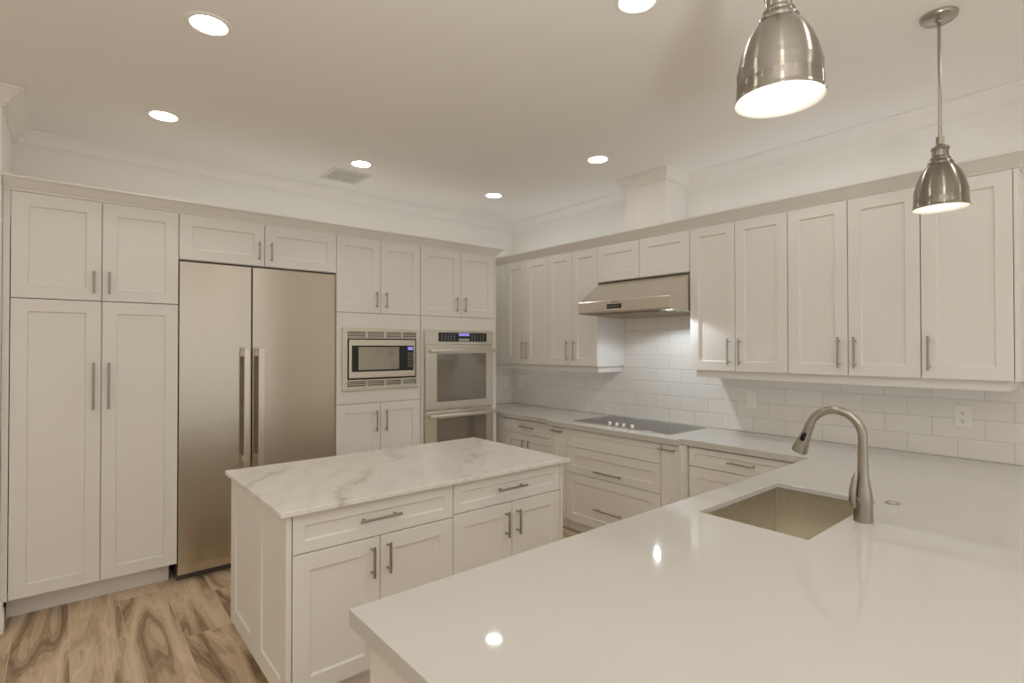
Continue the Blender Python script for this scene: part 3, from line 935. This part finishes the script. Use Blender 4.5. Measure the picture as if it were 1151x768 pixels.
# ------------------------------------------------------------------ ceiling lights
def can(label, x_, y_, group=None):
    r = thing('recessed_light', label, 'ceiling light', (x_, y_, ZC), 0, group)
    MB().lathe([(.068, -.0004), (.066, -.004), (.072, -.0075), (.086, -.006), (.090, -.0005)], seg=40, close=True).build('trim_ring', M['trim'], r, smooth=35)
    MB().lathe([(0, -.004), (.067, -.004), (.067, -.0005), (0, -.0005)], seg=40).build('lens', M['can'], r)
    return r
for lb, x_, y_ in (
        ('round recessed ceiling light nearest the pantry, the largest at the upper left', -1.936, -1.387),
        ('round recessed ceiling light above the pantry and refrigerator, left of the air vent', -1.957, -.219),
        ('round recessed ceiling light beside the ceiling air vent', -.724, -.181),
        ('round recessed ceiling light closest to the back right corner of the room', .532, -.159),
        ('round recessed ceiling light in front of the boxed duct chase', .547, -1.359),
        ('round recessed ceiling light cut off by the top edge, left of the near pendant', -.687, -2.63)):
    can(lb, x_, y_)
for x_ in (-3.2, -1.95, -.7, .55):
    for y_ in (-3.87, -5.1, -6.3):
        can('round recessed ceiling light over the open room behind the bar counter', x_, y_, 'ceiling lights behind the bar counter')
can('round recessed ceiling light over the aisle left of the pantry', -3.2, -1.387)
can('round recessed ceiling light over the aisle end of the bar counter', -1.95, -2.63)
can('round recessed ceiling light over the open floor left of the island', -3.2, -2.63)
can('round recessed ceiling light above the sink end of the bar counter', .55, -2.63)

# air vent
vt = thing('air_vent', 'rectangular white ceiling air vent grille with slanted vanes', 'vent', (-.700, .174, ZC))
MB().slab([-.150, -.122, .122, .150], [-.150, -.112, .112, .150], lambda a, b: not (abs(a) < .122 and abs(b) < .112), -.006, -.0005, .001).build('frame', M['vent'], vt)
MB().box(-.122, .122, -.112, .112, -.0018, -.0006).build('backing', M['dark'], vt)
vn = MB()
for k in range(7):
    xx = -.105 + k * .035
    vn.prism([(xx - .012, -.0022), (xx - .010, -.0022), (xx + .013, -.0075), (xx + .011, -.0078)], 'y', -.112, .112)
for k in range(9):
    yy = -.10 + k * .025
    vn.box(-.122, .122, yy - .003, yy + .003, -.0085, -.006)
vn.build('vanes', M['vent'], vt)

# ------------------------------------------------------------------ pendants
S_ = 0.000518
def pendant(label, x_, y_, zr):
    r = thing('pendant_light', label, 'pendant lamp', (x_, y_, zr))
    k = 0.0955 / 237.0
    kz_ = 0.290 / 525.0
    outer = [(237, 0), (238, 6), (232, 12), (229, 22), (225, 70), (226, 74), (222, 80), (224, 128), (221, 134), (214, 160), (198, 205), (172, 255), (140, 295), (112, 320), (98, 330)]
    inner = [(94, 324), (135, 290), (166, 252), (192, 203), (208, 158), (216, 130), (219, 76), (223, 22), (229, 4)]
    P = [(a * k, b * kz_) for a, b in outer] + [(a * k, b * kz_) for a, b in inner]
    me = MB().lathe(P, seg=64, close=True)
    sh = me.build('shade', [M['spun'], M['enamel']], r, smooth=50)
    for pl in sh.data.polygons:
        c = pl.center
        rad = math.hypot(c.x, c.y)
        n_ = pl.normal
        if (n_.x * c.x + n_.y * c.y) < -1e-6 * 0 and rad > 0 and n_.z <= 0.0 and (n_.x * c.x + n_.y * c.y) / rad < -0.02:
            pl.material_index = 1
    neck = [(0, 322), (104, 322), (108, 332), (106, 340), (92, 352), (84, 360), (86, 372), (78, 380), (70, 384), (70, 430), (77, 436), (77, 448), (66, 458), (44, 464), (40, 474), (0, 474)]
    MB().lathe([(a * k, b * kz_) for a, b in neck], seg=40).build('neck', M['spun'], r, smooth=40)
    MB().lathe([(0, 474 * kz_), (37 * k, 474 * kz_), (37 * k, 530 * kz_), (0, 530 * kz_)], seg=6).build('hex_collar', M['nickel'], r)
    top = ZC - zr
    MB().tube([(0, 0, 528 * kz_), (0, 0, top - .02)], .0062, 16).build('rod', M['nickel'], r, smooth=40)
    MB().lathe([(0, top - .030), (.012, top - .030), (.014, top - .024), (.030, top - .022), (.055, top - .020), (.062, top - .014), (.064, top - .002), (0, top - .002)], seg=40).build('ceiling_plate', M['nickel'], r, smooth=40)
    MB().lathe([(0, .060), (.020, .064), (.032, .082), (.034, .098), (.026, .118), (.014, .135), (.013, .165), (0, .165)], seg=28).build('bulb', M['bulb'], r, smooth=50)
    return r
pendant('large near brushed nickel dome pendant lamp at the top right, hanging without visible rod', -1.132, -3.36, 2.048)
pendant('brushed nickel dome pendant lamp on a visible rod before the right wall cabinets', .342, -3.36, 2.043)
